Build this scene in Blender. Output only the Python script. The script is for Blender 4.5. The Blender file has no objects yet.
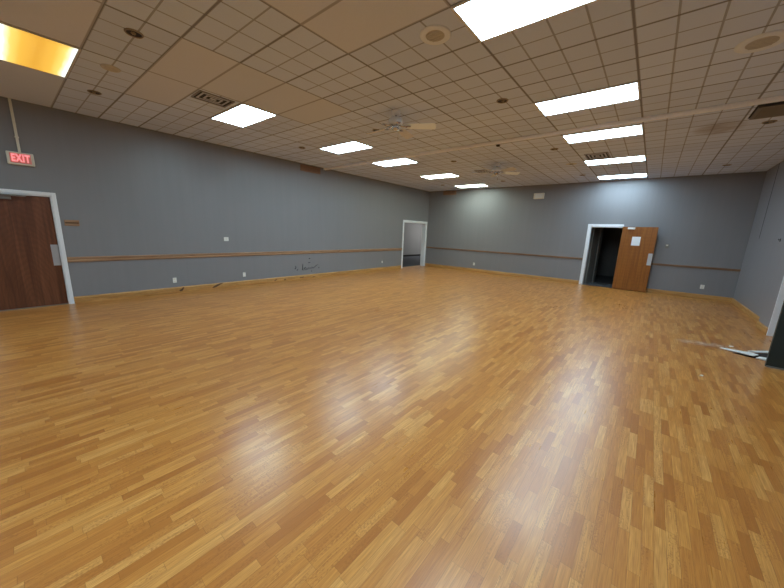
import bpy, bmesh, math, random
from mathutils import Vector, Matrix

random.seed(7)
S = bpy.context.scene
COL = S.collection

# ------------------------------------------------------------------ camera, world, exposure
cam_data = bpy.data.cameras.new('camera')
cam_data.sensor_fit = 'HORIZONTAL'
cam_data.sensor_width = 36.0
cam_data.lens = 306.2088 * 36.0 / 784.0
cam_data.clip_start = 0.05
cam = bpy.data.objects.new('camera', cam_data)
COL.objects.link(cam)
CAM_Z = 1.6339
r_ = Vector((0.7644852717698529, 0.6435433099356376, 0.037606880807346296))
u_ = Vector((-0.1574546313456033, 0.12983796767288, 0.9789535950280771))
f_ = Vector((-0.6251162358432184, 0.7543169826986929, -0.20058088862329217))
cam.matrix_world = Matrix(((r_.x, u_.x, -f_.x, 0), (r_.y, u_.y, -f_.y, 0), (r_.z, u_.z, -f_.z, CAM_Z), (0, 0, 0, 1)))
S.camera = cam

world = bpy.data.worlds.new('world')
S.world = world
world.use_nodes = True
world.node_tree.nodes['Background'].inputs['Color'].default_value = (0.5, 0.6, 0.7, 1)
world.node_tree.nodes['Background'].inputs['Strength'].default_value = 0.01

S.view_settings.view_transform = 'Standard'
S.view_settings.look = 'None'
S.view_settings.gamma = 1.0
S.view_settings.use_curve_mapping = False
S.view_settings.exposure = 0.0
PANEL = 25.5            # radiance of the ceiling panels

# ------------------------------------------------------------------ measures of the room
H = 3.5565
XL, XR, YB, YF = -8.556, 2.0, 12.863, -6.0
XN = 1.89                      # nearer, thicker stretch of the right wall
GX, GY, TX, TY = -6.5935, 0.0958, 1.2192, 0.6096
COLX = [XL, GX, GX + TX, GX + 2 * TX, GX + 3 * TX, GX + 4 * TX + 0.0565, GX + 5 * TX + 0.0565, GX + 6 * TX + 0.0565, XR]
def shear(x, y):               # the ceiling grid sits about a degree and a half off the walls
    return y + 0.0264 * (x + 5.98)

# ------------------------------------------------------------------ node helpers
def srgb(r, g, b):
    def c(v):
        v /= 255.0
        return v / 12.92 if v <= 0.04045 else ((v + 0.055) / 1.055) ** 2.4
    return (c(r), c(g), c(b), 1.0)

class NT:
    def __init__(self, name):
        self.m = bpy.data.materials.new(name)
        self.m.use_nodes = True
        self.t = self.m.node_tree
        self.n = self.t.nodes
        self.b = self.n['Principled BSDF']
    def new(self, typ, **kw):
        n = self.n.new(typ)
        for k, v in kw.items():
            setattr(n, k, v)
        return n
    def link(self, a, b):
        self.t.links.new(a, b)
    def put(self, sock, v):
        if hasattr(v, 'links') or isinstance(v, bpy.types.NodeSocket):
            self.link(v, sock)
        else:
            sock.default_value = v
    def math(self, op, a, b=None, c=None, clamp=False):
        n = self.new('ShaderNodeMath', operation=op, use_clamp=clamp)
        self.put(n.inputs[0], a)
        if b is not None: self.put(n.inputs[1], b)
        if c is not None: self.put(n.inputs[2], c)
        return n.outputs[0]
    def mix(self, f, a, b, blend='MIX'):
        n = self.new('ShaderNodeMix', data_type='RGBA', blend_type=blend)
        self.put(n.inputs[0], f); self.put(n.inputs[6], a); self.put(n.inputs[7], b)
        return n.outputs[2]
    def coord(self, which='Object'):
        return self.new('ShaderNodeTexCoord').outputs[which]
    def sep(self, v):
        n = self.new('ShaderNodeSeparateXYZ'); self.link(v, n.inputs[0]); return n.outputs
    def comb(self, x, y, z=0.0):
        n = self.new('ShaderNodeCombineXYZ')
        for i, v in enumerate((x, y, z)): self.put(n.inputs[i], v)
        return n.outputs[0]
    def noise(self, vec, scale, detail=3.0, rough=0.5, dist=0.0):
        n = self.new('ShaderNodeTexNoise')
        self.link(vec, n.inputs['Vector'])
        n.inputs['Scale'].default_value = scale; n.inputs['Detail'].default_value = detail
        n.inputs['Roughness'].default_value = rough; n.inputs['Distortion'].default_value = dist
        return n.outputs['Fac']
    def white(self, vec):
        n = self.new('ShaderNodeTexWhiteNoise', noise_dimensions='3D'); self.link(vec, n.inputs['Vector'])
        return n.outputs['Value']
    def scale(self, v, s):
        n = self.new('ShaderNodeVectorMath', operation='MULTIPLY'); self.link(v, n.inputs[0]); n.inputs[1].default_value = s
        return n.outputs[0]
    def ramp(self, f, stops):
        n = self.new('ShaderNodeValToRGB'); self.put(n.inputs[0], f)
        e = n.color_ramp.elements
        while len(e) < len(stops): e.new(0.5)
        for i, (p, c) in enumerate(stops):
            e[i].position = p; e[i].color = c
        return n.outputs[0]
    def bump(self, h, strength, dist=0.01):
        n = self.new('ShaderNodeBump'); self.put(n.inputs['Height'], h)
        n.inputs['Strength'].default_value = strength; n.inputs['Distance'].default_value = dist
        self.link(n.outputs[0], self.b.inputs['Normal'])
    def out(self, color=None, rough=None, metal=None, spec=None):
        if color is not None: self.put(self.b.inputs['Base Color'], color)
        if rough is not None: self.put(self.b.inputs['Roughness'], rough)
        if metal is not None: self.put(self.b.inputs['Metallic'], metal)
        if spec is not None: self.put(self.b.inputs['Specular IOR Level'], spec)
        return self.m

def plain(name, col, rough=0.5, metal=0.0, var=0.08, scale=14.0, spec=0.5):
    t = NT(name)
    f = t.noise(t.coord(), scale, 4.0, 0.6)
    k = tuple(max(0.0, c * (1 - var)) for c in col[:3]) + (1.0,)
    l = tuple(min(1.0, c * (1 + var)) for c in col[:3]) + (1.0,)
    return t.out(t.mix(f, k, l), rough, metal, spec)

def emit(name, col, strength, edge=None):
    t = NT(name)
    f = t.noise(t.coord(), 30.0, 2.0)
    c = t.mix(f, tuple(v * 0.97 for v in col[:3]) + (1,), col)
    t.put(t.b.inputs['Emission Color'], c)
    t.b.inputs['Emission Strength'].default_value = strength
    return t.out((0.8, 0.8, 0.8, 1), 0.4)

# ------------------------------------------------------------------ materials
def mat_floor():
    t = NT('laminate_oak')
    x, y, z = t.sep(t.coord())
    W, L = 0.053, 0.36
    u = t.math('DIVIDE', x, W)
    iu = t.math('FLOOR', u)
    fu = t.math('FRACT', u)
    off = t.white(t.comb(iu, 3.7, 1.3))
    lenv = t.math('MULTIPLY_ADD', t.white(t.comb(iu, 9.1, 4.0)), 0.16, L - 0.08)
    v = t.math('ADD', t.math('DIVIDE', y, lenv), t.math('MULTIPLY', off, 17.0))
    iv = t.math('FLOOR', v)
    fv = t.math('FRACT', v)
    tone = t.white(t.comb(iu, iv, 0.5))
    tone2 = t.white(t.comb(iu, iv, 7.5))
    # grain, drawn out along the strip and shifted from strip to strip
    sx = t.math('MULTIPLY_ADD', tone2, 31.0, x)
    sy = t.math('MULTIPLY_ADD', tone, 17.0, y)
    fib = t.noise(t.comb(t.math('MULTIPLY', sx, 240.0), t.math('MULTIPLY', sy, 7.0), 0.0), 1.0, 2.0, 0.5)
    g = t.noise(t.comb(t.math('MULTIPLY', sx, 60.0), t.math('MULTIPLY', sy, 3.0), 0.0), 1.0, 3.0, 0.55)
    # rippled figure on some strips: short dark flecks across the grain
    fl = t.noise(t.comb(t.math('MULTIPLY', sx, 110.0), t.math('MULTIPLY', sy, 70.0), 0.0), 1.0, 2.0, 0.5)
    band = t.noise(t.comb(t.math('MULTIPLY', sx, 40.0), t.math('MULTIPLY', sy, 4.0), 5.0), 1.0, 1.0, 0.5)
    fig = t.math('MULTIPLY', t.math('MULTIPLY', t.math('GREATER_THAN', tone2, 0.5), t.math('GREATER_THAN', band, 0.5)), t.ramp(fl, [(0.45, (0, 0, 0, 1)), (0.62, (1, 1, 1, 1))]))
    base = t.ramp(tone, [(0.0, srgb(180, 112, 49)), (0.2, srgb(199, 130, 60)), (0.6, srgb(215, 148, 71)), (0.85, srgb(224, 160, 83)), (1.0, srgb(230, 170, 95))])
    c = t.mix(t.ramp(fib, [(0.35, (0, 0, 0, 1)), (0.68, (0.52, 0.52, 0.52, 1))]), base, srgb(154, 95, 42))
    c = t.mix(t.ramp(g, [(0.35, (0, 0, 0, 1)), (0.72, (0.50, 0.50, 0.50, 1))]), c, srgb(168, 98, 40))
    c = t.mix(t.math('MULTIPLY', fig, 0.45), c, srgb(150, 88, 40))
    eu = t.math('MINIMUM', fu, t.math('SUBTRACT', 1.0, fu))
    ev = t.math('MULTIPLY', t.math('MINIMUM', fv, t.math('SUBTRACT', 1.0, fv)), L / W)
    e = t.math('LESS_THAN', t.math('MINIMUM', eu, ev), 0.016)
    c = t.mix(t.math('MULTIPLY', e, 0.5), c, srgb(112, 68, 32))
    # whitish scuff by the side doorway
    px = t.math('SUBTRACT', x, 0.86); py = t.math('SUBTRACT', y, 7.06)
    a = t.math('ADD', t.math('MULTIPLY', px, 0.93), t.math('MULTIPLY', py, 0.37))
    b = t.math('SUBTRACT', t.math('MULTIPLY', py, 0.93), t.math('MULTIPLY', px, 0.37))
    el = t.math('ADD', t.math('POWER', t.math('ABSOLUTE', t.math('DIVIDE', a, 0.36)), 2.0), t.math('POWER', t.math('ABSOLUTE', t.math('DIVIDE', b, 0.15)), 2.0))
    sc = t.math('SUBTRACT', 1.0, el, clamp=True)
    scn = t.ramp(t.noise(t.comb(t.math('MULTIPLY', a, 5.0), t.math('MULTIPLY', b, 40.0), 0.0), 1.0, 4.0), [(0.46, (0, 0, 0, 1)), (0.60, (1, 1, 1, 1))])
    c = t.mix(t.math('MULTIPLY', t.math('MULTIPLY', sc, scn), 0.85), c, srgb(226, 222, 212))
    wear = t.noise(t.comb(x, y, 0.0), 0.9, 5.0, 0.65)
    rough = t.math('ADD', t.math('MULTIPLY', wear, 0.10), t.math('MULTIPLY_ADD', g, 0.10, 0.20))
    t.bump(t.math('MULTIPLY', t.math('MINIMUM', t.math('MINIMUM', eu, ev), 0.05), 20.0), 0.12, 0.0008)
    t.b.inputs['Coat Weight'].default_value = 0.18
    t.b.inputs['Coat Roughness'].default_value = 0.30
    return t.out(c, rough, 0.0, 0.5)

def mat_wall(name, col, var=0.05):
    t = NT(name)
    co = t.coord()
    x, y, z = t.sep(co)
    s = t.math('ADD', x, y)
    streak = t.noise(t.comb(t.math('MULTIPLY', s, 9.0), t.math('MULTIPLY', z, 0.25), 0.0), 1.0, 4.0, 0.6)
    blot = t.noise(co, 0.8, 4.0, 0.6)
    f = t.math('MULTIPLY_ADD', streak, 0.6, t.math('MULTIPLY', blot, 0.4))
    k = tuple(c * (1 - 2 * var) for c in col[:3]) + (1,)
    l = tuple(c * (1 + 2 * var) for c in col[:3]) + (1,)
    t.bump(t.noise(co, 160.0, 3.0, 0.6), 0.12, 0.002)
    return t.out(t.mix(f, k, l), 0.42, 0.0, 0.45)

def mat_ceiling(name, scored):
    t = NT(name)
    uv = t.sep(t.coord('UV'))
    co = t.coord()
    u, v = uv[0], uv[1]                         # in feet, 0..4 and 0..2 inside each panel
    eu4 = t.math('MINIMUM', u, t.math('SUBTRACT', 4.0, u))
    ev2 = t.math('MINIMUM', v, t.math('SUBTRACT', 2.0, v))
    tee = t.math('LESS_THAN', t.math('MINIMUM', eu4, ev2), 0.036)
    gap = t.math('LESS_THAN', t.math('MINIMUM', eu4, ev2), 0.052)
    per = t.new('ShaderNodeAttribute', attribute_name='tile_tone').outputs['Fac']
    if scored:
        base = t.mix(per, srgb(200, 214, 242), srgb(212, 226, 253))
    else:
        base = t.mix(per, srgb(208, 215, 230), srgb(218, 222, 240))
    sp = t.noise(co, 55.0, 4.0, 0.7)
    c = t.mix(t.math('MULTIPLY', sp, 0.25), base, srgb(178, 182, 194))
    blot = t.noise(co, 0.7, 4.0, 0.6)
    c = t.mix(t.math('MULTIPLY', blot, 0.18), c, srgb(220, 222, 228))
    if scored:
        fu = t.math('FRACT', u); fv = t.math('FRACT', v)
        eu = t.math('MINIMUM', fu, t.math('SUBTRACT', 1.0, fu))
        ev = t.math('MINIMUM', fv, t.math('SUBTRACT', 1.0, fv))
        gr = t.math('LESS_THAN', t.math('MINIMUM', eu, ev), 0.030)
        c = t.mix(t.math('MULTIPLY', gr, 0.52), c, srgb(96, 84, 78))
    c = t.mix(t.math('MULTIPLY', gap, 0.32 if scored else 0.30), c, srgb(66, 50, 40))
    c = t.mix(t.math('MULTIPLY', tee, 0.22 if scored else 0.25), c, srgb(92, 74, 62))
    # brown water stain near the return grille
    x, y, z = t.sep(co)
    px = t.math('SUBTRACT', x, 0.55); py = t.math('SUBTRACT', y, 7.85)
    el = t.math('ADD', t.math('POWER', t.math('ABSOLUTE', t.math('DIVIDE', px, 0.35)), 2.0), t.math('POWER', t.math('ABSOLUTE', t.math('DIVIDE', py, 0.5)), 2.0))
    st = t.math('MULTIPLY', t.math('SUBTRACT', 1.0, el, clamp=True), t.noise(co, 5.0, 4.0))
    c = t.mix(t.math('MULTIPLY', st, 0.9), c, srgb(120, 84, 50))
    t.bump(sp, 0.15, 0.002)
    return t.out(c, 0.85, 0.0, 0.2)

def mat_wood(name, dark, mid, light, axis='Z', rough=0.4, freq=16.0, stretch=0.12, cath=0.35):
    t = NT(name)
    co = t.coord()
    sc = {'X': (stretch, 1, 1), 'Y': (1, stretch, 1), 'Z': (1, 1, stretch)}[axis]
    v = t.scale(co, sc)
    n = t.noise(v, freq, 5.0, 0.6, 1.2)
    n2 = t.noise(v, freq * 5, 2.0, 0.5)
    wv = t.new('ShaderNodeTexWave', wave_type='RINGS', rings_direction='X')
    sc2 = {'X': (0.35, 1, 1), 'Y': (1, 0.35, 1), 'Z': (1, 1, 0.35)}[axis]
    t.link(t.scale(co, sc2), wv.inputs['Vector'])
    wv.inputs['Scale'].default_value = 9.0; wv.inputs['Distortion'].default_value = 6.0; wv.inputs['Detail'].default_value = 3.0
    wv.inputs['Detail Scale'].default_value = 0.8
    c = t.ramp(n, [(0.25, dark), (0.5, mid), (0.75, light)])
    c = t.mix(t.math('MULTIPLY', wv.outputs['Fac'], cath), c, dark)
    c = t.mix(t.math('MULTIPLY', n2, 0.25), c, mid)
    t.bump(n2, 0.05, 0.001)
    return t.out(c, rough, 0.0, 0.4)

def mat_lens_amber():
    # panel lens gone yellow between its two tubes
    t = NT('lens_yellowed')
    v = t.sep(t.coord('UV'))[1]
    e = t.math('MULTIPLY', t.math('ABSOLUTE', t.math('SUBTRACT', v, 0.5)), 2.0)
    n = t.noise(t.scale(t.coord(), (1.0, 4.0, 1.0)), 4.0, 3.0)
    e2 = t.math('ADD', e, t.math('MULTIPLY', t.math('SUBTRACT', n, 0.5), 0.2))
    c = t.ramp(e2, [(0.0, (0.70, 0.34, 0.020, 1)), (0.45, (0.86, 0.48, 0.045, 1)), (0.72, (0.98, 0.74, 0.16, 1)), (0.88, (1.05, 1.1, 0.8, 1)), (0.97, (1.5, 1.8, 1.8, 1))])
    t.put(t.b.inputs['Emission Color'], c)
    t.b.inputs['Emission Strength'].default_value = 1.0
    return t.out((0.8, 0.7, 0.4, 1), 0.4)

M = {}
M['floor'] = mat_floor()
M['wall'] = mat_wall('wall_paint_grey', srgb(131, 130, 133))
M['wall_side'] = mat_wall('wall_paint_side_room', srgb(136, 138, 140))
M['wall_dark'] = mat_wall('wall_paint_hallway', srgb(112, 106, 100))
M['ceil_scored'] = mat_ceiling('ceiling_tile_scored', True)
M['ceil_plain'] = mat_ceiling('ceiling_tile_smooth', False)
M['white'] = plain('white_gloss_paint', srgb(232, 234, 238), 0.35, var=0.03)
M['white_plastic'] = plain('white_plastic', srgb(226, 226, 222), 0.4, var=0.02)
M['beige'] = plain('beige_plastic', srgb(220, 214, 198), 0.5, var=0.03)
M['pale_metal'] = plain('pale_painted_metal', srgb(246, 246, 248), 0.45, var=0.04)
M['base'] = mat_wood('baseboard_wood', srgb(146, 102, 54), srgb(184, 136, 78), srgb(204, 158, 98), 'Y', 0.4, 14.0, 0.1, 0.15)
M['base_x'] = mat_wood('baseboard_wood_back', srgb(146, 102, 54), srgb(184, 136, 78), srgb(204, 158, 98), 'X', 0.4, 14.0, 0.1, 0.15)
M['raw'] = plain('exposed_dark_board', srgb(92, 66, 44), 0.9, var=0.4, scale=30)
M['rail'] = mat_wood('rail_wood', srgb(124, 92, 68), srgb(160, 124, 94), srgb(184, 148, 116), 'Y', 0.4, 14.0, 0.1, 0.15)
M['rail_x'] = mat_wood('rail_wood_back', srgb(104, 76, 56), srgb(134, 102, 76), srgb(156, 124, 96), 'X', 0.4, 14.0, 0.1, 0.15)
M['walnut'] = mat_wood('door_walnut', srgb(76, 42, 27), srgb(106, 63, 41), srgb(132, 84, 57), 'Z', 0.36, 12.0, 0.05, 0.25)
M['oak'] = mat_wood('door_oak', srgb(112, 62, 18), srgb(142, 84, 28), srgb(162, 102, 40), 'Z', 0.36, 14.0, 0.06, 0.2)
M['steel'] = plain('brushed_steel', srgb(190, 194, 200), 0.38, 0.75, 0.05, 60)
M['grey_metal'] = plain('grey_painted_metal', srgb(132, 128, 122), 0.45, 0.3, 0.05)
M['black'] = plain('black_paint', srgb(18, 17, 17), 0.6, var=0.2)
M['can_black'] = plain('near_black', srgb(38, 30, 25), 0.5, 0.2, 0.4, 40)
M['can_ring'] = plain('tarnished_ring', srgb(150, 134, 116), 0.4, 0.3, 0.2, 40)
M['vane'] = plain('vane_tan_grey', srgb(150, 146, 146), 0.6, var=0.06)
M['vane_pale'] = plain('vane_pale', srgb(196, 198, 204), 0.6, var=0.05)
M['flap_brown'] = plain('grille_flap_brown', srgb(112, 104, 96), 0.6, var=0.1)
M['speaker'] = plain('speaker_cream', srgb(222, 228, 238), 0.6, var=0.05)
M['speaker_cloth'] = plain('speaker_cone_tan', srgb(196, 192, 186), 0.8, var=0.1, scale=60)
M['brown'] = mat_wood('grille_brown', srgb(122, 92, 72), srgb(148, 114, 90), srgb(166, 130, 106), 'Y', 0.5, 14, 0.1, 0.1)
M['carpet_blue'] = plain('carpet_blue', srgb(70, 74, 82), 0.95, var=0.25, scale=90)
M['carpet_dark'] = plain('carpet_dark', srgb(62, 60, 60), 0.95, var=0.25, scale=90)
M['green'] = plain('dark_green_paint', srgb(38, 48, 46), 0.45, var=0.08)
M['sheet'] = plain('paper_white', srgb(232, 236, 240), 0.7, var=0.02)
M['ink'] = plain('dark_ink', srgb(40, 44, 52), 0.7, var=0.1)
M['chip'] = plain('broken_white_board', srgb(232, 230, 224), 0.8, var=0.06, scale=50)
M['hole'] = plain('dark_brown_flat', srgb(40, 30, 24), 0.95, var=0.5, scale=35)
M['blade_pale'] = plain('fan_blade_pale', srgb(238, 248, 255), 0.3, var=0.02)
M['blade_tan'] = mat_wood('fan_blade_tan', srgb(190, 190, 190), srgb(208, 206, 204), srgb(220, 218, 216), 'X', 0.45, 12, 0.1, 0.1)
M['fan_motor'] = plain('fan_housing_tan', srgb(216, 218, 222), 0.4, 0.1, 0.05)
M['chrome'] = plain('chrome', srgb(200, 198, 196), 0.2, 0.95, 0.03)
M['shade'] = plain('white_glass_shade', srgb(238, 236, 230), 0.25, var=0.02)
M['exit_red'] = plain('exit_face_pink', srgb(228, 150, 142), 0.4, var=0.03)
M['exit_glow'] = emit('exit_letter_glow', (1.0, 0.05, 0.085, 1), 1.0)
M['lens_cool'] = emit('lens_cool_white', (0.63, 0.87, 1.0, 1), PANEL)
M['lens_blue'] = emit('lens_blue_white', (0.61, 0.84, 1.0, 1), PANEL)
M['lens_green'] = emit('lens_green_white', (0.82, 1.0, 0.88, 1), PANEL * 0.8)
M['lens_warm'] = emit('lens_warm_white', (1.0, 0.95, 0.88, 1), PANEL)
M['lens_edge'] = emit('lens_bright_rim', (0.90, 0.98, 1.0, 1), PANEL * 1.2)
M['lens_amber'] = mat_lens_amber()
M['frame_white'] = plain('troffer_frame', srgb(210, 206, 200), 0.5, var=0.03)

# ------------------------------------------------------------------ mesh helpers (all coordinates are world unless the parent is at the origin)
class MB:
    def __init__(self):
        self.bm = bmesh.new()
        self.mi = 0
    def face(self, pts):
        vs = [self.bm.verts.new(p) for p in pts]
        f = self.bm.faces.new(vs); f.material_index = self.mi
        return f
    def box(self, x0, x1, y0, y1, z0, z1, bev=0.0):
        before = set(self.bm.faces)
        r = bmesh.ops.create_cube(self.bm, size=1.0)
        for v in r['verts']:
            v.co = Vector((x0 + (v.co.x + .5) * (x1 - x0), y0 + (v.co.y + .5) * (y1 - y0), z0 + (v.co.z + .5) * (z1 - z0)))
        if bev > 0:
            es = list({e for v in r['verts'] for e in v.link_edges})
            bmesh.ops.bevel(self.bm, geom=es, offset=bev, segments=2, affect='EDGES', profile=0.5)
        for f in set(self.bm.faces) - before:
            f.material_index = self.mi
        return self
    def prism(self, poly, axis, a0, a1):
        """poly is a list of 2-D points; axis the direction it is drawn out along."""
        def P(p, a):
            return {'x': (a, p[0], p[1]), 'y': (p[0], a, p[1]), 'z': (p[0], p[1], a)}[axis]
        A = [self.bm.verts.new(P(p, a0)) for p in poly]
        B = [self.bm.verts.new(P(p, a1)) for p in poly]
        fs = [self.bm.faces.new(A), self.bm.faces.new(list(reversed(B)))]
        n = len(poly)
        for i in range(n):
            fs.append(self.bm.faces.new((A[i], B[i], B[(i + 1) % n], A[(i + 1) % n])))
        for f in fs: f.material_index = self.mi
        return self
    def lathe(self, cx, cy, prof, seg=32):
        """prof: (radius, z) from top to bottom, turned about a vertical axis."""
        rings = []
        for r, z in prof:
            if r < 1e-6:
                rings.append([self.bm.verts.new((cx, cy, z))])
            else:
                rings.append([self.bm.verts.new((cx + r * math.cos(2 * math.pi * k / seg), cy + r * math.sin(2 * math.pi * k / seg), z)) for k in range(seg)])
        for a, b in zip(rings, rings[1:]):
            for k in range(seg):
                k2 = (k + 1) % seg
                if len(a) == 1 and len(b) == 1: continue
                if len(a) == 1: f = self.bm.faces.new((a[0], b[k], b[k2]))
                elif len(b) == 1: f = self.bm.faces.new((a[k], b[0], a[k2]))
                else: f = self.bm.faces.new((a[k], b[k], b[k2], a[k2]))
                f.material_index = self.mi; f.smooth = True
        return self
    def tube(self, pts, r, seg=8):
        pts = [Vector(p) for p in pts]
        rings = []
        for i, p in enumerate(pts):
            d = (pts[min(i + 1, len(pts) - 1)] - pts[max(i - 1, 0)]).normalized()
            a = d.orthogonal().normalized(); b = d.cross(a)
            if rings:
                # keep the ring from twisting
                pa = self._a - d * self._a.dot(d)
                if pa.length > 1e-6: a = pa.normalized(); b = d.cross(a)
            self._a = a
            rings.append([self.bm.verts.new(p + r * (math.cos(2 * math.pi * k / seg) * a + math.sin(2 * math.pi * k / seg) * b)) for k in range(seg)])
        for A, B in zip(rings, rings[1:]):
            for k in range(seg):
                f = self.bm.faces.new((A[k], A[(k + 1) % seg], B[(k + 1) % seg], B[k])); f.smooth = True; f.material_index = self.mi
        for c in (list(reversed(rings[0])), rings[-1]):
            f = self.bm.faces.new(c); f.material_index = self.mi
        return self
    def shear(self):
        for v in self.bm.verts: v.co.y = shear(v.co.x, v.co.y)
        return self
    def build(self, name, mats, parent=None, local=False):
        bmesh.ops.recalc_face_normals(self.bm, faces=self.bm.faces[:])
        off = Vector((0, 0, 0))
        me = bpy.data.meshes.new(name)
        if parent is not None and not local:
            p = parent; off = Vector((0, 0, 0))
            while p is not None:
                off += p.location; p = p.parent
            for v in self.bm.verts: v.co -= off
        self.bm.to_mesh(me); self.bm.free()
        for m in (mats if isinstance(mats, (list, tuple)) else [mats]): me.materials.append(M[m])
        o = bpy.data.objects.new(name, me)
        COL.objects.link(o)
        if parent is not None: o.parent = parent
        return o

def base_origin(o):
    """move a one-mesh thing's origin to the middle of its underside"""
    me = o.data
    xs = [v.co.x for v in me.vertices]; ys = [v.co.y for v in me.vertices]; zs = [v.co.z for v in me.vertices]
    c = Vector(((min(xs) + max(xs)) / 2, (min(ys) + max(ys)) / 2, min(zs)))
    for v in me.vertices: v.co -= c
    o.location = c
    return o
def tag(o, label, cat, group=None):
    o['label'] = label; o['category'] = cat
    if group: o['group'] = group
    return o
def thing(name, label, cat, loc=(0, 0, 0), rz=0.0, group=None):
    o = bpy.data.objects.new(name, None); COL.objects.link(o)
    o.location = loc; o.rotation_euler = (0, 0, rz)
    o.empty_display_size = 0.1
    return tag(o, label, cat, group)
def struct(o):
    o['kind'] = 'structure'; return o
def copy_tree(o, parent=None):
    kids = [c for c in COL.objects if c.parent == o]
    c = o.copy(); COL.objects.link(c); c.parent = parent
    for k in kids: copy_tree(k, c)
    return c

# ================================================================== the shell
struct(MB().box(XL - 0.3, XR + 0.6, YF - 0.2, YB, -0.12, 0.0).build('floor', 'floor'))

def make_ceiling():
    bm = bmesh.new()
    uvl = bm.loops.layers.uv.new('UVMap')
    tone = bm.faces.layers.float.new('tile_tone')
    smooth = set()
    def col_of(k): return k                # column index into COLX
    # smooth replacement panels, (column, row) of the ceiling grid
    for c, r in [(1, 2), (2, 2), (2, 3), (2, 4), (2, 5), (4, 2), (4, 3), (2, 0), (3, 0), (0, 0), (4, 0), (2, -1), (3, -1), (5, 1), (5, 2)]:
        smooth.add((c, r))
    rows = range(-11, 23)
    for c in range(len(COLX) - 1):
        x0, x1 = COLX[c], COLX[c + 1]
        w = (x1 - x0) / 0.3048
        for r in rows:
            y0 = GY + r * TY; y1 = y0 + TY
            pts = [(x0, shear(x0, y0)), (x1, shear(x1, y0)), (x1, shear(x1, y1)), (x0, shear(x0, y1))]
            pts = [(x, min(max(y, YF - 0.1), YB + 0.1)) for x, y in pts]
            if abs(pts[0][1] - pts[3][1]) < 1e-4 or abs(pts[1][1] - pts[2][1]) < 1e-4: continue
            # panels at the walls are cut down: their inner edge keeps the grid line
            if c == 0: uu = (4.0 - w, 4.0) if w < 4 else (0.0, 4.0)
            elif c == len(COLX) - 2: uu = (0.0, min(w, 4.0))
            else: uu = (0.0, 4.0)
            f = bm.faces.new([bm.verts.new((x, y, H)) for x, y in reversed(pts)])
            uvs = [(uu[0], 0), (uu[1], 0), (uu[1], 2), (uu[0], 2)]
            for l, q in zip(f.loops, reversed(uvs)): l[uvl].uv = q
            f.material_index = 1 if (c, r) in smooth else 0
            f[tone] = random.random()
    # the slab above the panels
    r = bmesh.ops.create_cube(bm, size=1.0)
    for v in r['verts']:
        v.co = Vector((XL - 0.2 if v.co.x < 0 else XR + 0.4, YF - 0.2 if v.co.y < 0 else YB + 0.2, H + 0.01 if v.co.z < 0 else H + 0.12))
    me = bpy.data.meshes.new('ceiling'); bm.to_mesh(me); bm.free()
    me.materials.append(M['ceil_scored']); me.materials.append(M['ceil_plain'])
    o = bpy.data.objects.new('ceiling', me); COL.objects.link(o)
    return struct(o)
make_ceiling()

D1 = (-0.50, 0.445, 2.03)        # left wall, brown door
D2 = (10.97, 12.70, 2.06)       # left wall, doorway to the side room
D3 = (-1.745, -0.80, 2.05)      # back wall, doorway with the open door
D4 = (6.40, 8.70, 2.40)         # right wall, wide doorway
WT = 0.20
def wall_with_holes_y(name, x0, x1, y0, y1, holes, mat):
    m = MB(); y = y0
    for a, b, h in holes:
        m.box(x0, x1, y, a, 0, H); m.box(x0, x1, a, b, h, H); y = b
    m.box(x0, x1, y, y1, 0, H)
    return struct(m.build(name, mat))
wall_with_holes_y('wall_left', XL - WT, XL, YF, YB + WT, [D1, D2], 'wall')
m = MB()
m.box(XL, D3[0], YB, YB + WT, 0, H).box(D3[0], D3[1], YB, YB + WT, D3[2], H).box(D3[1], XR + 0.3, YB, YB + WT, 0, H)
struct(m.build('wall_back', 'wall'))
m = MB()
m.box(XR, XR + 0.3, 9.4, YB, 0, H).box(XN, XR + 0.3, D4[1], 9.4, 0, H).box(XN, XR + 0.3, D4[0], D4[1], D4[2], H).box(XN, XR + 0.3, YF, D4[0], 0, H)
struct(m.build('wall_right', 'wall'))
struct(MB().box(XL - WT, XR + 0.3, YF - 0.2, YF, 0, H).build('wall_front', 'wall'))

# side room through the left doorway
SX, SY0, SY1, SH = -12.66, 10.2, 20.0, 2.9
struct(MB().box(SX - 0.2, XL - 0.3, SY0 - 0.2, SY1 + 0.2, -0.1, 0.0).build('floor_adjoining', 'carpet_blue'))
m = MB().box(SX - 0.2, SX, SY0, SY1, 0, SH).box(SX, XL - WT, SY0 - 0.2, SY0, 0, SH).box(SX, XL - WT, SY1, SY1 + 0.2, 0, SH).box(XL - WT, XL, YB + WT, SY1, 0, SH)
struct(m.build('wall_adjoining', 'wall_side'))
struct(MB().box(SX - 0.2, XL - WT, SY0 - 0.2, SY1 + 0.2, SH, SH + 0.1).build('ceiling_adjoining', 'white'))
struct(MB().box(SX, SX + 0.015, SY0, SY1, 0, 0.10).build('baseboard_adjoining', 'black'))

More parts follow.
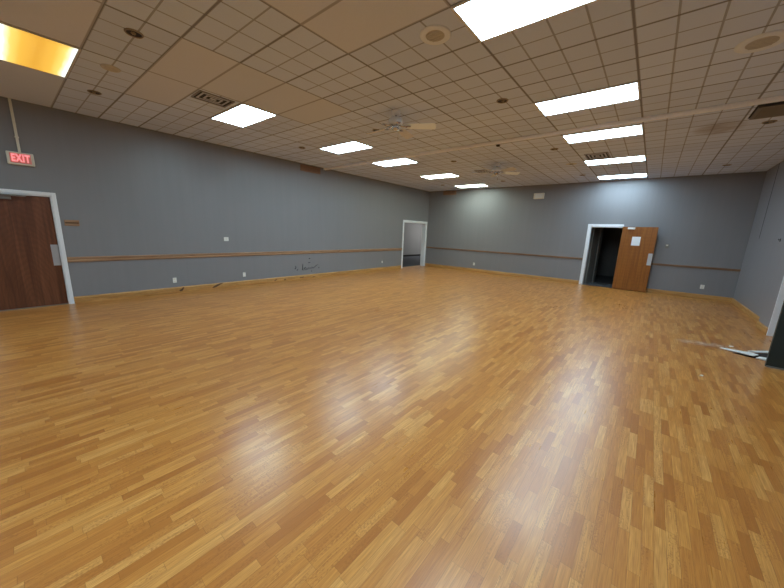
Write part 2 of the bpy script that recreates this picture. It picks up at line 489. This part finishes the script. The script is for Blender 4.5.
# dim hallway behind the back doorway
struct(MB().box(-3.6, 1.2, YB, 17.2, -0.1, 0.0).build('floor_hallway', 'carpet_dark'))
m = MB().box(-1.90, -1.79, YB + WT, 15.2, 0, 2.8).box(-3.6, -3.5, 15.0, 17.0, 0, 2.8).box(-3.6, -1.90, 14.9, 15.0, 0, 2.8)
m.prism([(-1.74, 13.2), (-1.50, 14.2), (-1.54, 14.22), (-1.78, 13.2)], 'z', 0, 2.3)
m.box(0.9, 1.0, YB + WT, 17.0, 0, 2.8).box(-3.6, 1.0, 17.0, 17.1, 0, 2.8)
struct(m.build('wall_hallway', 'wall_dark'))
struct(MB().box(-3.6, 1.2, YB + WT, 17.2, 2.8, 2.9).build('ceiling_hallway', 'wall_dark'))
struct(MB().prism([(-1.565, 13.88), (-1.545, 13.96), (-1.515, 13.95), (-1.535, 13.87)], 'z', 0, 2.2).prism([(-1.71, 13.28), (-1.695, 13.34), (-1.665, 13.33), (-1.68, 13.27)], 'z', 0, 2.2).build('trim_hallway', 'grey_metal'))

# ------------------------------------------------------------------ trim
def casing_left(name, a, b, h, w, t=0.022):
    m = MB(); x = XL
    m.box(x, x + t, a - w, a, 0, h + w, 0.005).box(x, x + t, b, b + w, 0, h + w, 0.005).box(x, x + t, a, b, h, h + w, 0.005)
    # the jamb lining inside the opening
    m.box(x - WT, x + 0.004, a, a + 0.018, 0, h).box(x - WT, x + 0.004, b - 0.018, b, 0, h).box(x - WT, x + 0.004, a, b, h - 0.018, h)
    return struct(m.build(name, 'white'))
casing_left('trim_1', *D1, 0.060)
casing_left('trim_2', D2[0], D2[1], D2[2], 0.085)
m = MB(); t = 0.022; w = 0.09
m.box(D3[0] - w, D3[0], YB - t, YB, 0, D3[2] + w, 0.005).box(D3[0], D3[1] - 0.02, YB - t, YB, D3[2], D3[2] + w, 0.005)
m.box(D3[0], D3[0] + 0.018, YB - 0.004, YB + WT, 0, D3[2]).box(D3[1] - 0.018, D3[1], YB + 0.05, YB + WT, 0, D3[2]).box(D3[0], D3[1], YB - 0.004, YB + WT, D3[2] - 0.018, D3[2])
struct(m.build('trim_3', 'white'))
# white reveal of the wide doorway on the right
m = MB()
m.box(XN - 0.004, 2.5, D4[1] - 0.03, D4[1] + 0.002, 0, D4[2]).box(XN - 0.004, 2.5, D4[0] - 0.002, D4[0] + 0.02, 0, D4[2]).box(XN - 0.004, 2.5, D4[0], D4[1], D4[2] - 0.03, D4[2])
struct(m.build('trim_4', 'white'))
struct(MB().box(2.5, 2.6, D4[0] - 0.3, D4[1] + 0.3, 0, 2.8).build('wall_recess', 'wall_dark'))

def rail_prof(h0, h1, d):
    mid = (h0 + h1) / 2; q = (h1 - h0)
    return [(0, h0), (d * .7, h0), (d, h0 + q * .12), (d, h0 + q * .34), (d * .6, h0 + q * .42), (d * .6, h1 - q * .42), (d, h1 - q * .34), (d, h1 - q * .12), (d * .7, h1), (0, h1)]
p = rail_prof(0.815, 0.915, 0.024)
m = MB().prism([(XL + a, z) for a, z in p], 'y', D1[1] + 0.060, D2[0] - 0.085)
struct(m.build('trim_5', 'rail'))
m = MB()
p = rail_prof(0.895, 0.955, 0.024)
m.prism([(YB - a, z) for a, z in p], 'x', XL, D3[0] - 0.09)
m.prism([(YB - a, z) for a, z in p], 'x', D3[1] + 0.02, XR)
struct(m.build('trim_6', 'rail_x'))

# baseboards
def base_prof(h=0.135, d=0.018): return [(0, 0), (d, 0), (d, h * .82), (d * .55, h * .93), (d * .35, h), (0, h)]
m = MB()
y = D1[1] + 0.060
for a, b in ((y, D2[0] - 0.085), (D2[1] + 0.085, YB), (YF, D1[0] - 0.060)):
    m.prism([(XL + q, z) for q, z in base_prof()], 'y', a, b)
# dark splits and splintered spots in the board
m.mi = 1
for pts in ([(3.00, .015), (3.10, .030), (3.20, .085), (3.30, .128), (3.22, .130), (3.12, .100), (3.04, .060)],
            [(2.29, .02), (2.34, .03), (2.37, .07), (2.39, .115), (2.36, .12), (2.33, .08), (2.28, .055)],
            [(4.72, .03), (4.80, .05), (4.82, .08), (4.76, .07)], [(5.05, .02), (5.13, .03), (5.10, .06), (5.04, .05)],
            [(5.60, .04), (5.75, .05), (5.78, .08), (5.62, .065)], [(6.10, .03), (6.22, .035), (6.20, .05), (6.11, .05)]):
    m.prism(pts, 'x', XL + 0.017, XL + 0.0195)
struct(m.build('baseboard_left', ['base', 'raw']))
m = MB()
m.prism([(YB - q, z) for q, z in base_prof()], 'x', XL + 0.02, D3[0] - 0.09)
m.prism([(YB - q, z) for q, z in base_prof()], 'x', D3[1] + 0.02, XR)
struct(m.build('baseboard_back', 'base_x'))
m = MB()
m.prism([(XR - q, z) for q, z in base_prof()], 'y', 9.42, YB - 0.02)
m.prism([(XN - q, z) for q, z in base_prof()], 'y', D4[1] + 0.002, 9.4)
m.box(XN - 0.018, XR, 9.4, 9.418, 0, 0.105)
struct(m.build('baseboard_right', 'base'))

struct(MB().box(XR - 0.004, XR, 11.78, 11.792, 1.8, H).build('trim_9', 'hole'))
# ------------------------------------------------------------------ doors
d1 = struct(MB().box(XL - 0.075, XL - 0.030, D1[0] + 0.022, D1[1] - 0.022, 0.012, D1[2] - 0.022, 0.002).build('door_1', 'walnut'))
MB().box(XL - 0.030, XL - 0.0275, 0.325, 0.420, 0.76, 1.15, 0.001).build('push_plate', 'steel', d1)
c = MB().box(XL - 0.030, XL + 0.030, -0.42, -0.03, 1.925, 1.975, 0.006).build('door_closer', 'grey_metal', d1)
MB().tube([(XL + 0.018, -0.30, 1.978), (XL + 0.085, -0.10, 1.986), (XL + 0.045, 0.06, 1.992)], 0.009).box(XL + 0.03, XL + 0.06, -0.10, 0.14, 1.984, 2.006).build('closer_arm', 'grey_metal', c)
struct(MB().box(XL - WT, XL - 0.002, D1[0] + 0.018, D1[1] - 0.018, 0.0, 0.010).build('trim_7', 'grey_metal'))
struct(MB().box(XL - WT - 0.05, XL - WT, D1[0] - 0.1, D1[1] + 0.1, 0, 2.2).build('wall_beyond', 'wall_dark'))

HX = D3[1] - 0.030
d3 = bpy.data.objects.new('door_2', None); COL.objects.link(d3); struct(d3)
d3.location = (HX, YB - 0.045, 0.0); d3.rotation_euler = (0, 0, math.radians(-5.0))
MB().box(0, 0.900, -0.045, 0, 0.015, 2.065, 0.002).build('door_leaf', 'oak', d3, local=True)
MB().box(0.785, 0.895, -0.049, -0.045, 0.88, 1.25, 0.001).build('push_plate', 'steel', d3, local=True)
MB().box(0.14, 0.33, -0.095, -0.045, 1.985, 2.045, 0.006).build('door_closer', 'white_plastic', d3, local=True)
MB().tube([(0.0, 0.004, 0.30), (0.0, 0.004, 0.40)], 0.011).tube([(0.0, 0.004, 1.0), (0.0, 0.004, 1.1)], 0.011).tube([(0.0, 0.004, 1.7), (0.0, 0.004, 1.8)], 0.011).build('hinge', 'steel', d3, local=True)
rm = Matrix.Rotation(math.radians(-5.0), 4, 'Z')
pp = Vector(d3.location) + rm @ Vector((0.405, -0.0465, 1.475))
o = MB().box(-0.11, 0.11, -0.001, 0.001, 0, 0.28).build('paper_notice', 'sheet')
o.location = pp; o.rotation_euler = (0, 0, math.radians(-5.0))
tag(o, 'white paper sheet taped high on the open oak door', 'paper')

# dark green leaf standing open across the right doorway
d4 = bpy.data.objects.new('door_3', None); COL.objects.link(d4); struct(d4)
d4.location = (2.36, 6.425, 0.0)
MB().box(1.445, 2.36, 6.340, 6.385, 0.012, 2.05, 0.003).build('door_leaf', 'green', d4)
MB().box(1.450, 2.35, 6.332, 6.340, 0.010, 0.030, 0.001).build('door_sweep', 'grey_metal', d4)

# ------------------------------------------------------------------ ceiling lights
def make_light(lens, name_label, ix, iy, group='flat panel lights in the ceiling'):
    x0 = COLX[ix]; y0 = GY + iy * TY
    x1, y1 = x0 + TX, y0 + TY
    cx, cy = (x0 + x1) / 2, (y0 + y1) / 2
    L = thing('ceiling_light', name_label, 'ceiling light', (cx, shear(cx, cy), H), group=group)
    m = MB(); z0, z1 = H - 0.014, H - 0.0005; w = 0.022
    m.box(x0, x1, y0, y0 + w, z0, z1).box(x0, x1, y1 - w, y1, z0, z1).box(x0, x0 + w, y0 + w, y1 - w, z0, z1).box(x1 - w, x1, y0 + w, y1 - w, z0, z1)
    m.shear().build('frame', 'frame_white', L)
    m = MB()
    a0, a1, b0, b1 = x0 + w, x1 - w, y0 + w, y1 - w
    m.box(a0, a1, b0, b1, H - 0.010, H - 0.006)
    m.shear()
    uv = m.bm.loops.layers.uv.new('UVMap')
    for f in m.bm.faces:
        for l in f.loops:
            co = l.vert.co
            l[uv].uv = ((co.x - a0) / (a1 - a0), (co.y - shear(co.x, b0)) / (b1 - b0))
    m.build('diffuser', lens, L)
    return L
make_light('lens_amber', 'panel light with a yellowed amber lens above the brown door', 1, 0)
make_light('lens_cool', 'bluish white panel light beside the black square air vent, left row', 1, 4)
make_light('lens_cool', 'panel light left of the nearer ceiling fan, next after the one by the air vent', 1, 8)
make_light('lens_cool', 'panel light just beyond the track, fourth along the left wall row', 1, 11)
make_light('lens_green', 'greenish white panel light second from the back wall in the left row', 1, 15)
make_light('lens_green', 'greenish white panel light nearest the back wall in the left row', 1, 19)
make_light('lens_blue', 'largest and nearest panel light, cut by the top edge of the photo', 5, 4)
make_light('lens_blue', 'blue white panel light just in front of the track, right row', 5, 8)
make_light('lens_blue', 'blue white panel light just beyond the track, right row', 5, 11)
make_light('lens_blue', 'panel light with a black vent at its near edge, right row', 5, 15)
make_light('lens_blue', 'panel light nearest the back wall in the right row, above the open doorway', 5, 19)
for ix, iy in ((5, 0), (5, -4), (1, -4), (5, -8), (1, -8)):
    make_light('lens_cool', 'panel light behind the photographer', ix, iy, 'panel lights behind the photographer')
# the side room's own panel
L = thing('ceiling_light', 'panel light in the side room beyond the left doorway', 'ceiling light', (-10.7, 18.2, SH))
MB().box(-11.3, -10.1, 17.6, 18.8, SH - 0.02, SH - 0.0005).build('frame', 'frame_white', L)
MB().box(-11.27, -10.13, 17.63, 18.77, SH - 0.024, SH - 0.020).build('diffuser', 'lens_warm', L)

# ------------------------------------------------------------------ ceiling track
m = MB()
m.box(XL, XR, 6.595, 6.685, H - 0.045, H - 0.0005, 0.004)
m.box(XL, XR, 6.612, 6.622, H - 0.055, H - 0.044).box(XL, XR, 6.658, 6.668, H - 0.055, H - 0.044)
struct(m.build('trim_8', 'pale_metal'))

# ------------------------------------------------------------------ recessed downlights
def make_can(x, y, label, r=0.082):
    t = thing('recessed_downlight', label, 'downlight', (x, y, H), group='dark recessed downlights')
    MB().lathe(x, y, [(r, H - 0.0005), (r, H - 0.006), (r * .93, H - 0.012), (r * .82, H - 0.012), (r * .80, H - 0.004)]).build('trim_ring', 'can_ring', t)
    MB().lathe(x, y, [(r * .80, H - 0.004), (r * .5, H - 0.002), (0, H - 0.0015)]).build('reflector', 'can_black', t)  # flat disc for an uncut recess, the shade inside put into its colour
    MB().lathe(x + r * .15, y - r * .1, [(0, H - 0.002), (r * .22, H - 0.004), (r * .28, H - 0.012), (r * .18, H - 0.022), (0, H - 0.026)], 14).build('bulb', 'can_ring', t)
    return t
make_can(-4.48, 1.03, 'recessed downlight with a tarnished rim, nearest of the dark ceiling holes')
make_can(-6.93, 1.01, 'dark recessed downlight just past the amber light, near the left wall')
make_can(-2.00, 4.76, 'dark recessed downlight left of the large panel light just before the track')
make_can(-4.48, 4.74, 'dark recessed downlight left of the nearer ceiling fan hub')
make_can(-6.93, 4.70, 'small dark downlight left of the third panel light, near the left wall')
make_can(-4.48, 7.81, 'dark downlight beyond the track above the left row greenish light')
make_can(-2.00, 7.86, 'dark downlight left of the third right-row panel light, beyond the track')
make_can(-1.99, 11.40, 'small dark downlight left of the panel light nearest the back wall')
make_can(-6.91, 11.32, 'small dark downlight near the left corner of the back wall')
make_can(-4.48, 11.42, 'small dark downlight under the farther ceiling fan, near back wall')
make_can(1.11, 7.86, 'dark downlight below the return grille at the right edge')
make_can(1.10, 11.49, 'dark downlight near the right corner of the back wall')
# a scorched hole with bare wires and a small black sensor
t = thing('ceiling_hole', 'brown stained patch with a small hole between track and back wall', 'hole', (-1.98, 9.62, H))
MB().lathe(-1.98, 9.62, [(0.13, H - 0.0005), (0.12, H - 0.003), (0.05, H - 0.004)], 18).build('stain_plate', 'speaker_cloth', t)
MB().lathe(-1.98, 9.62, [(0.05, H - 0.004), (0.03, H - 0.003), (0, H - 0.003)], 14).build('socket', 'can_black', t)
t = thing('ceiling_sensor', 'tiny black sensor on the ceiling beside the track', 'sensor', (-2.91, 6.93, H))
MB().lathe(-2.91, 6.93, [(0.045, H - 0.0005), (0.045, H - 0.012), (0.03, H - 0.03), (0, H - 0.036)], 18).build('sensor_dome', 'can_black', t)

# ------------------------------------------------------------------ round ceiling speakers
def make_speaker(x, y, r, label, rim='speaker'):
    t = thing('ceiling_speaker', label, 'speaker', (x, y, H), group='round ceiling speakers')
    MB().lathe(x, y, [(r, H - 0.0005), (r, H - 0.005), (r * .95, H - 0.012), (r * .72, H - 0.016), (r * .60, H - 0.010)], 40).build('rim', rim, t)
    m = MB().lathe(x, y, [(r * .60, H - 0.010), (r * .50, H - 0.006), (r * .2, H - 0.010), (0, H - 0.012)], 32)
    m.build('cone', 'speaker_cloth', t)
    m = MB()
    for k in (-2, -1, 0, 1, 2):
        hw = math.sqrt(max(0.0, 0.58 ** 2 - (k * .2) ** 2)) * r
        m.box(x - hw, x + hw, y + k * .2 * r - .003, y + k * .2 * r + .003, H - 0.016, H - 0.012)
    m.build('grille_bar', 'speaker_cloth', t)
    return t
make_speaker(-1.975, 2.90, 0.155, 'round cream ceiling speaker left of the largest panel light')
make_speaker(0.50, 4.84, 0.185, 'round cream ceiling speaker near the right edge of the photo')
make_speaker(-5.69, 1.02, 0.10, 'faint tan round speaker between two downlights near the amber light', 'speaker_cloth')

# ------------------------------------------------------------------ air vents
def make_vent(cx, cy, wx, wy, label, rings=3):
    t = thing('ceiling_vent', label, 'vent', (cx, cy, H), group='ceiling air vents')
    x0, x1, y0, y1 = cx - wx / 2, cx + wx / 2, cy - wy / 2, cy + wy / 2
    MB().box(x0, x1, y0, y1, H - 0.003, H - 0.0005).build('backing', 'black', t)
    m = MB(); w = .018
    m.box(x0, x1, y0, y0 + w, H - .014, H - .003).box(x0, x1, y1 - w, y1, H - .014, H - .003).box(x0, x0 + w, y0 + w, y1 - w, H - .014, H - .003).box(x1 - w, x1, y0 + w, y1 - w, H - .014, H - .003)
    m.build('frame', 'vane', t)
    for k in range(1, rings + 1):
        q = (k - 0.45) / rings
        a0, a1, b0, b1 = cx - (wx / 2 - .02) * q, cx + (wx / 2 - .02) * q, cy - (wy / 2 - .02) * q, cy + (wy / 2 - .02) * q
        o = min(wx, wy) / rings * 0.20
        m = MB(); z0, z1 = H - .008, H - .004
        m.box(a0, a1, b0, b0 + o, z0, z1).box(a0, a1, b1 - o, b1, z0, z1).box(a0, a0 + o, b0 + o, b1 - o, z0, z1).box(a1 - o, a1, b0 + o, b1 - o, z0, z1)
        m.build('vane', 'vane_pale', t)
    return t
make_vent(-5.62, 2.21, 0.38, 0.50, 'black square air vent beside the second light of the left row')
make_vent(-1.32, 8.98, 0.46, 0.58, 'black air vent at the near edge of a right-row panel light')
make_vent(-4.38, 9.47, 0.36, 0.50, 'dark air vent left of the farther ceiling fan')
# return grille at the right edge with its flap hanging ajar
t = thing('return_grille', 'return air grille with a black gap, right edge beside the track', 'vent', (1.3, 7.12, H))
MB().box(0.82, 1.85, 6.76, 7.50, H - 0.004, H - 0.0005).build('backing', 'black', t)
m = MB(); m.prism([(6.93, H - .010), (7.50, H - .006), (7.50, H - .020), (6.93, H - .026)], 'x', 0.84, 1.85); m.build('flap', 'flap_brown', t)
m = MB()
for k in range(9):
    y = 6.97 + k * .058
    m.prism([(y, H - .025), (y + .03, H - .024), (y + .03, H - .034)], 'x', 0.88, 1.81)
m.build('louvre', 'flap_brown', t)

# brown wall grilles under the ceiling
t = thing('wall_grille', 'brown slatted grille high on the left wall under the ceiling', 'vent', (XL, 6.09, 3.34), group='brown wall grilles')
MB().box(XL, XL + .02, 5.73, 6.46, 3.34, 3.53, .003).build('frame', 'brown', t)
for k in range(5):
    z = 3.36 + k * .033
    MB().prism([(XL + .02, z), (XL + .032, z + .004), (XL + .02, z + .022)], 'y', 5.76, 6.43).build('slat', 'brown', t)
t = thing('wall_grille', 'brown slatted grille high on the back wall near the left corner', 'vent', (-7.46, YB, 3.34), group='brown wall grilles')
MB().box(-7.79, -7.13, YB - .02, YB, 3.36, 3.535, .003).build('frame', 'brown', t)
for k in range(5):
    z = 3.375 + k * .03
    MB().prism([(YB - .02, z), (YB - .032, z + .004), (YB - .02, z + .022)], 'x', -7.76, -7.16).build('slat', 'brown', t)

# ------------------------------------------------------------------ ceiling fans
def make_fan(x, y, a0, label, blades=(0, 1, 2, 3, 4)):
    t = thing('ceiling_fan', label, 'ceiling fan', (x, y, H), group='ceiling fans')
    MB().lathe(0, 0, [(0.07, -0.0005), (0.075, -0.02), (0.06, -0.055), (0.025, -0.07)]).build('canopy', 'pale_metal', t, local=True)
    MB().lathe(0, 0, [(0.016, -0.065), (0.016, -0.10)], 16).build('downrod', 'chrome', t, local=True)
    MB().lathe(0, 0, [(0.03, -0.095), (0.085, -0.105), (0.115, -0.135), (0.118, -0.175), (0.10, -0.205), (0.06, -0.215), (0, -0.216)]).build('motor_housing', 'fan_motor', t, local=True)
    MB().lathe(0, 0, [(0.055, -0.214), (0.06, -0.23), (0.055, -0.275), (0.03, -0.295), (0, -0.30)], 24).build('switch_housing', 'chrome', t, local=True)
    MB().tube([(0.03, 0.03, -0.285), (0.032, 0.032, -0.40)], 0.0025, 6).lathe(0.032, 0.032, [(0, -0.395), (0.008, -0.40), (0.006, -0.43), (0, -0.435)], 10).build('pull_chain', 'chrome', t, local=True)
    for k in range(5):
        a = a0 + k * 2 * math.pi / 5
        R = Matrix.Rotation(a, 4, 'Z')
        m = MB()
        m.tube([(0.06, 0, -0.214), (0.11, 0, -0.232), (0.16, 0, -0.236), (0.20, 0, -0.236)], 0.010)
        m.box(0.17, 0.25, -0.035, 0.035, -0.238, -0.233)
        bmesh.ops.transform(m.bm, matrix=R, verts=m.bm.verts)
        m.build('blade_iron', 'chrome', t, local=True)
        if k not in blades: continue
        m = MB()
        out = [(0.19, -0.050), (0.22, -0.064), (0.60, -0.082), (0.64, -0.076), (0.66, -0.05), (0.66, 0.05), (0.64, 0.076), (0.60, 0.082), (0.22, 0.064), (0.19, 0.050)]
        m.prism(out, 'z', -0.233, -0.226)
        pitch = Matrix.Translation((0, 0, -0.2295)) @ Matrix.Rotation(math.radians(-15), 4, 'X') @ Matrix.Translation((0, 0, 0.2295))
        bmesh.ops.transform(m.bm, matrix=R @ pitch, verts=m.bm.verts)
        m.build('blade', 'blade_pale' if k == 0 else 'blade_tan', t, local=True)
    return t
make_fan(-3.54, 4.20, math.radians(33), 'nearer ceiling fan with one pale blade, in front of the track', (0, 1, 2))
make_fan(-3.59, 8.62, math.radians(47), 'farther ceiling fan beyond the track, near the back wall')

# ------------------------------------------------------------------ exit sign and conduit
t = thing('exit_sign', 'red EXIT sign in a beige case above the brown door', 'sign', (XL, 0.165, 2.505))
MB().box(XL, XL + 0.055, 0.010, 0.318, 2.505, 2.715, 0.014).build('case', 'beige', t)
MB().box(XL + 0.055, XL + 0.058, 0.045, 0.283, 2.535, 2.690, 0.002).build('face', 'exit_red', t)
cu = bpy.data.curves.new('lettering', 'FONT')
cu.body = 'EXIT'; cu.size = 0.165; cu.extrude = 0.0015; cu.align_x = 'CENTER'; cu.align_y = 'CENTER'; cu.offset = 0.007
cu.space_character = 1.14
tmp = bpy.data.objects.new('tmp_text', cu); COL.objects.link(tmp)
bpy.context.view_layer.update()
me = bpy.data.meshes.new_from_object(tmp.evaluated_get(bpy.context.evaluated_depsgraph_get()))
bpy.data.objects.remove(tmp); bpy.data.curves.remove(cu)
mx = Matrix(((0, 0, 1, 0.0598), (0.56, 0, 0, 0.164 - 0.165), (0, 1, 0, 2.612 - 2.505), (0, 0, 0, 1)))
me.transform(mx); me.name = 'lettering'; me.materials.clear(); me.materials.append(M['exit_glow'])
o = bpy.data.objects.new('lettering', me); COL.objects.link(o); o.parent = t
t = thing('conduit', 'thin pale conduit running from the EXIT sign up to the ceiling', 'conduit', (XL, 0.165, 2.715))
MB().box(XL, XL + 0.022, 0.150, 0.184, 2.718, H - 0.001, 0.004).build('raceway', 'beige', t)
MB().box(XL, XL + 0.028, 0.142, 0.192, 2.95, 2.97, 0.002).build('strap', 'beige', t)

# ------------------------------------------------------------------ things on the left wall
t = thing('wall_plaque', 'small brown wooden plaque on the wall beside the brown door', 'plaque', (XL, 0.65, 1.505))
MB().box(XL, XL + .016, 0.555, 0.755, 1.505, 1.615, .004).build('board', 'rail', t)
MB().box(XL + .016, XL + .019, 0.565, 0.745, 1.548, 1.572, .001).build('groove', 'raw', t)
def outlet_left(y, z, label, w=.075, h=.118, kind='outlet'):
    t = thing('wall_outlet' if kind == 'outlet' else 'light_switch', label, kind, (XL, y, z - h / 2), group='white outlets along the left wall' if kind == 'outlet' else None)
    MB().box(XL, XL + .007, y - w / 2, y + w / 2, z - h / 2, z + h / 2, .002).build('cover_plate', 'white_plastic', t)
    if kind == 'outlet':
        for dz in (-.028, .028):
            MB().box(XL + .007, XL + .009, y - .017, y + .017, z + dz - .014, z + dz + .014, .001).build('socket', 'beige', t)
    else:
        MB().box(XL + .007, XL + .017, y - .006, y + .006, z - .012, z + .012, .001).build('toggle', 'beige', t)
outlet_left(2.21, 0.30, 'white wall outlet low on the left wall, nearest the brown door')
outlet_left(3.85, 0.30, 'white wall outlet low on the left wall, before the scribble')
outlet_left(9.59, 0.36, 'tiny white outlet low on the left wall near the far doorway', .06, .09)
outlet_left(3.44, 1.27, 'white switch plate above the rail on the left wall', .115, .10, 'switch')

def scribble():
    m = MB()
    x = XL + 0.0025
    def st(pts): m.tube([(x, a * 0.92 + 0.72, b * 1.1 - 0.03) for a, b in pts], 0.010, 5)
    st([(5.46, .47), (5.45, .38), (5.44, .30), (5.50, .29), (5.53, .33)])
    st([(5.50, .33), (5.56, .37), (5.60, .34), (5.57, .29), (5.64, .30), (5.69, .36), (5.71, .31), (5.76, .36), (5.79, .31), (5.84, .37), (5.88, .33), (5.95, .36), (6.02, .40), (6.10, .43)])
    st([(5.14, .34), (5.19, .38), (5.17, .42)])
    st([(5.22, .30), (5.27, .33)])
    st([(5.72, .62), (5.78, .63)])
    st([(5.70, .50), (5.78, .51)])
    st([(5.80, .24), (5.84, .25)])
    st([(6.13, .32), (6.17, .34)])
    return m.build('wall_scribble', 'ink')
tag(base_origin(scribble()), 'dark scribbled scrawl on the grey left wall below the rail', 'graffiti')

# ------------------------------------------------------------------ things on the back wall
t = thing('emergency_light', 'beige emergency light box high on the middle of the back wall', 'emergency light', (-3.58, YB, 3.04))
MB().box(-3.76, -3.40, YB - .09, YB, 3.045, 3.255, .012).build('housing', 'beige', t)
MB().box(-3.70, -3.44, YB - .098, YB - .09, 3.075, 3.225, .003).build('cover', 'white_plastic', t)
MB().box(-3.80, -3.76, YB - .07, YB - .01, 3.06, 3.24, .006).build('side_bracket', 'grey_metal', t)
def outlet_back(x, z, label):
    t = thing('wall_outlet', label, 'outlet', (x, YB, z - .06), group='white outlets on the back wall')
    MB().box(x - .045, x + .045, YB - .007, YB, z - .06, z + .06, .002).build('cover_plate', 'white_plastic', t)
    for dz in (-.028, .028):
        MB().box(x - .017, x + .017, YB - .009, YB - .007, z + dz - .014, z + dz + .014, .001).build('socket', 'beige', t)
outlet_back(-5.97, 0.34, 'white outlet low on the back wall near the left corner')
outlet_back(1.33, 0.36, 'white outlet low on the back wall right of the open door')
t = thing('thermostat', 'small pale thermostat on the back wall right of the open door', 'thermostat', (0.35, YB, 1.44))
MB().box(0.31, 0.39, YB - .03, YB, 1.44, 1.57, .006).build('body', 'grey_metal', t)
MB().box(0.325, 0.375, YB - .034, YB - .03, 1.51, 1.55, .001).build('dial_window', 'beige', t)

# ------------------------------------------------------------------ the right wall
t = thing('wall_hook', 'small dark hook high on the grey right wall', 'hook', (XR, 10.05, 1.72))
MB().box(XR - .006, XR, 10.035, 10.065, 1.72, 1.79, .002).build('back_plate', 'can_black', t)
MB().tube([(XR - .008, 10.05, 1.77), (XR - .025, 10.05, 1.75), (XR - .03, 10.05, 1.765), (XR - .03, 10.05, 1.78)], .004).build('prong', 'can_black', t)

# ------------------------------------------------------------------ broken floor by the right doorway
def sliver(name, pts, z, th, mat, label, cat):
    m = MB(); m.prism(pts, 'z', z, z + th)
    return tag(base_origin(m.build(name, mat)), label, cat)
sliver('floor_dark_patch', [(1.20, 6.80), (1.34, 6.735), (1.52, 6.735), (1.75, 6.75), (1.86, 6.95), (1.86, 7.20), (1.62, 7.16), (1.45, 7.03), (1.30, 6.90)], 0.0005, 0.002, 'hole', 'dark patch on the floor between the broken white boards', 'floor damage')  # thin dark sheet lying between the white board pieces
def splinter(pts, lift, th, label):
    """a flat shard of board whose x-most end is tipped up by lift"""
    m = MB(); m.prism(pts, 'z', 0.004, 0.004 + th)
    x0 = min(p[0] for p in pts); x1 = max(p[0] for p in pts)
    for v in m.bm.verts: v.co.z += lift * (v.co.x - x0) / (x1 - x0)
    return tag(base_origin(m.build('broken_board', 'chip')), label, 'board', 'broken white boards by the green door')
splinter([(1.08, 6.95), (1.20, 6.94), (1.30, 6.90), (1.40, 6.89), (1.46, 6.80), (1.40, 6.72), (1.33, 6.76), (1.28, 6.80), (1.18, 6.85)], 0.03, 0.014, 'long white splinter of board pointing away from the green door')
splinter([(1.42, 6.70), (1.47, 6.80), (1.58, 6.77), (1.74, 6.80), (1.76, 6.66), (1.58, 6.65), (1.50, 6.68)], 0.02, 0.018, 'short white board piece at the foot of the green door')
splinter([(1.40, 7.08), (1.50, 7.17), (1.66, 7.30), (1.84, 7.36), (1.84, 7.22), (1.66, 7.18), (1.50, 7.08)], 0.012, 0.014, 'white board strip along the far side of the dark floor patch')
for x, y, s, lab in ((0.73, 5.28, .016, 'tiny pale chip on the open floor nearest the camera'), (1.24, 7.22, .026, 'small white crumb just above the long white splinter')):
    m = MB(); m.prism([(x - s, y - s * .5), (x - s * .2, y - s * .8), (x + s, y - s * .3), (x + s * .7, y + s * .7), (x - s * .5, y + s * .6)], 'z', 0.0005, 0.010)
    tag(base_origin(m.build('floor_chip', 'chip')), lab, 'chip', 'pale chips on the floor')
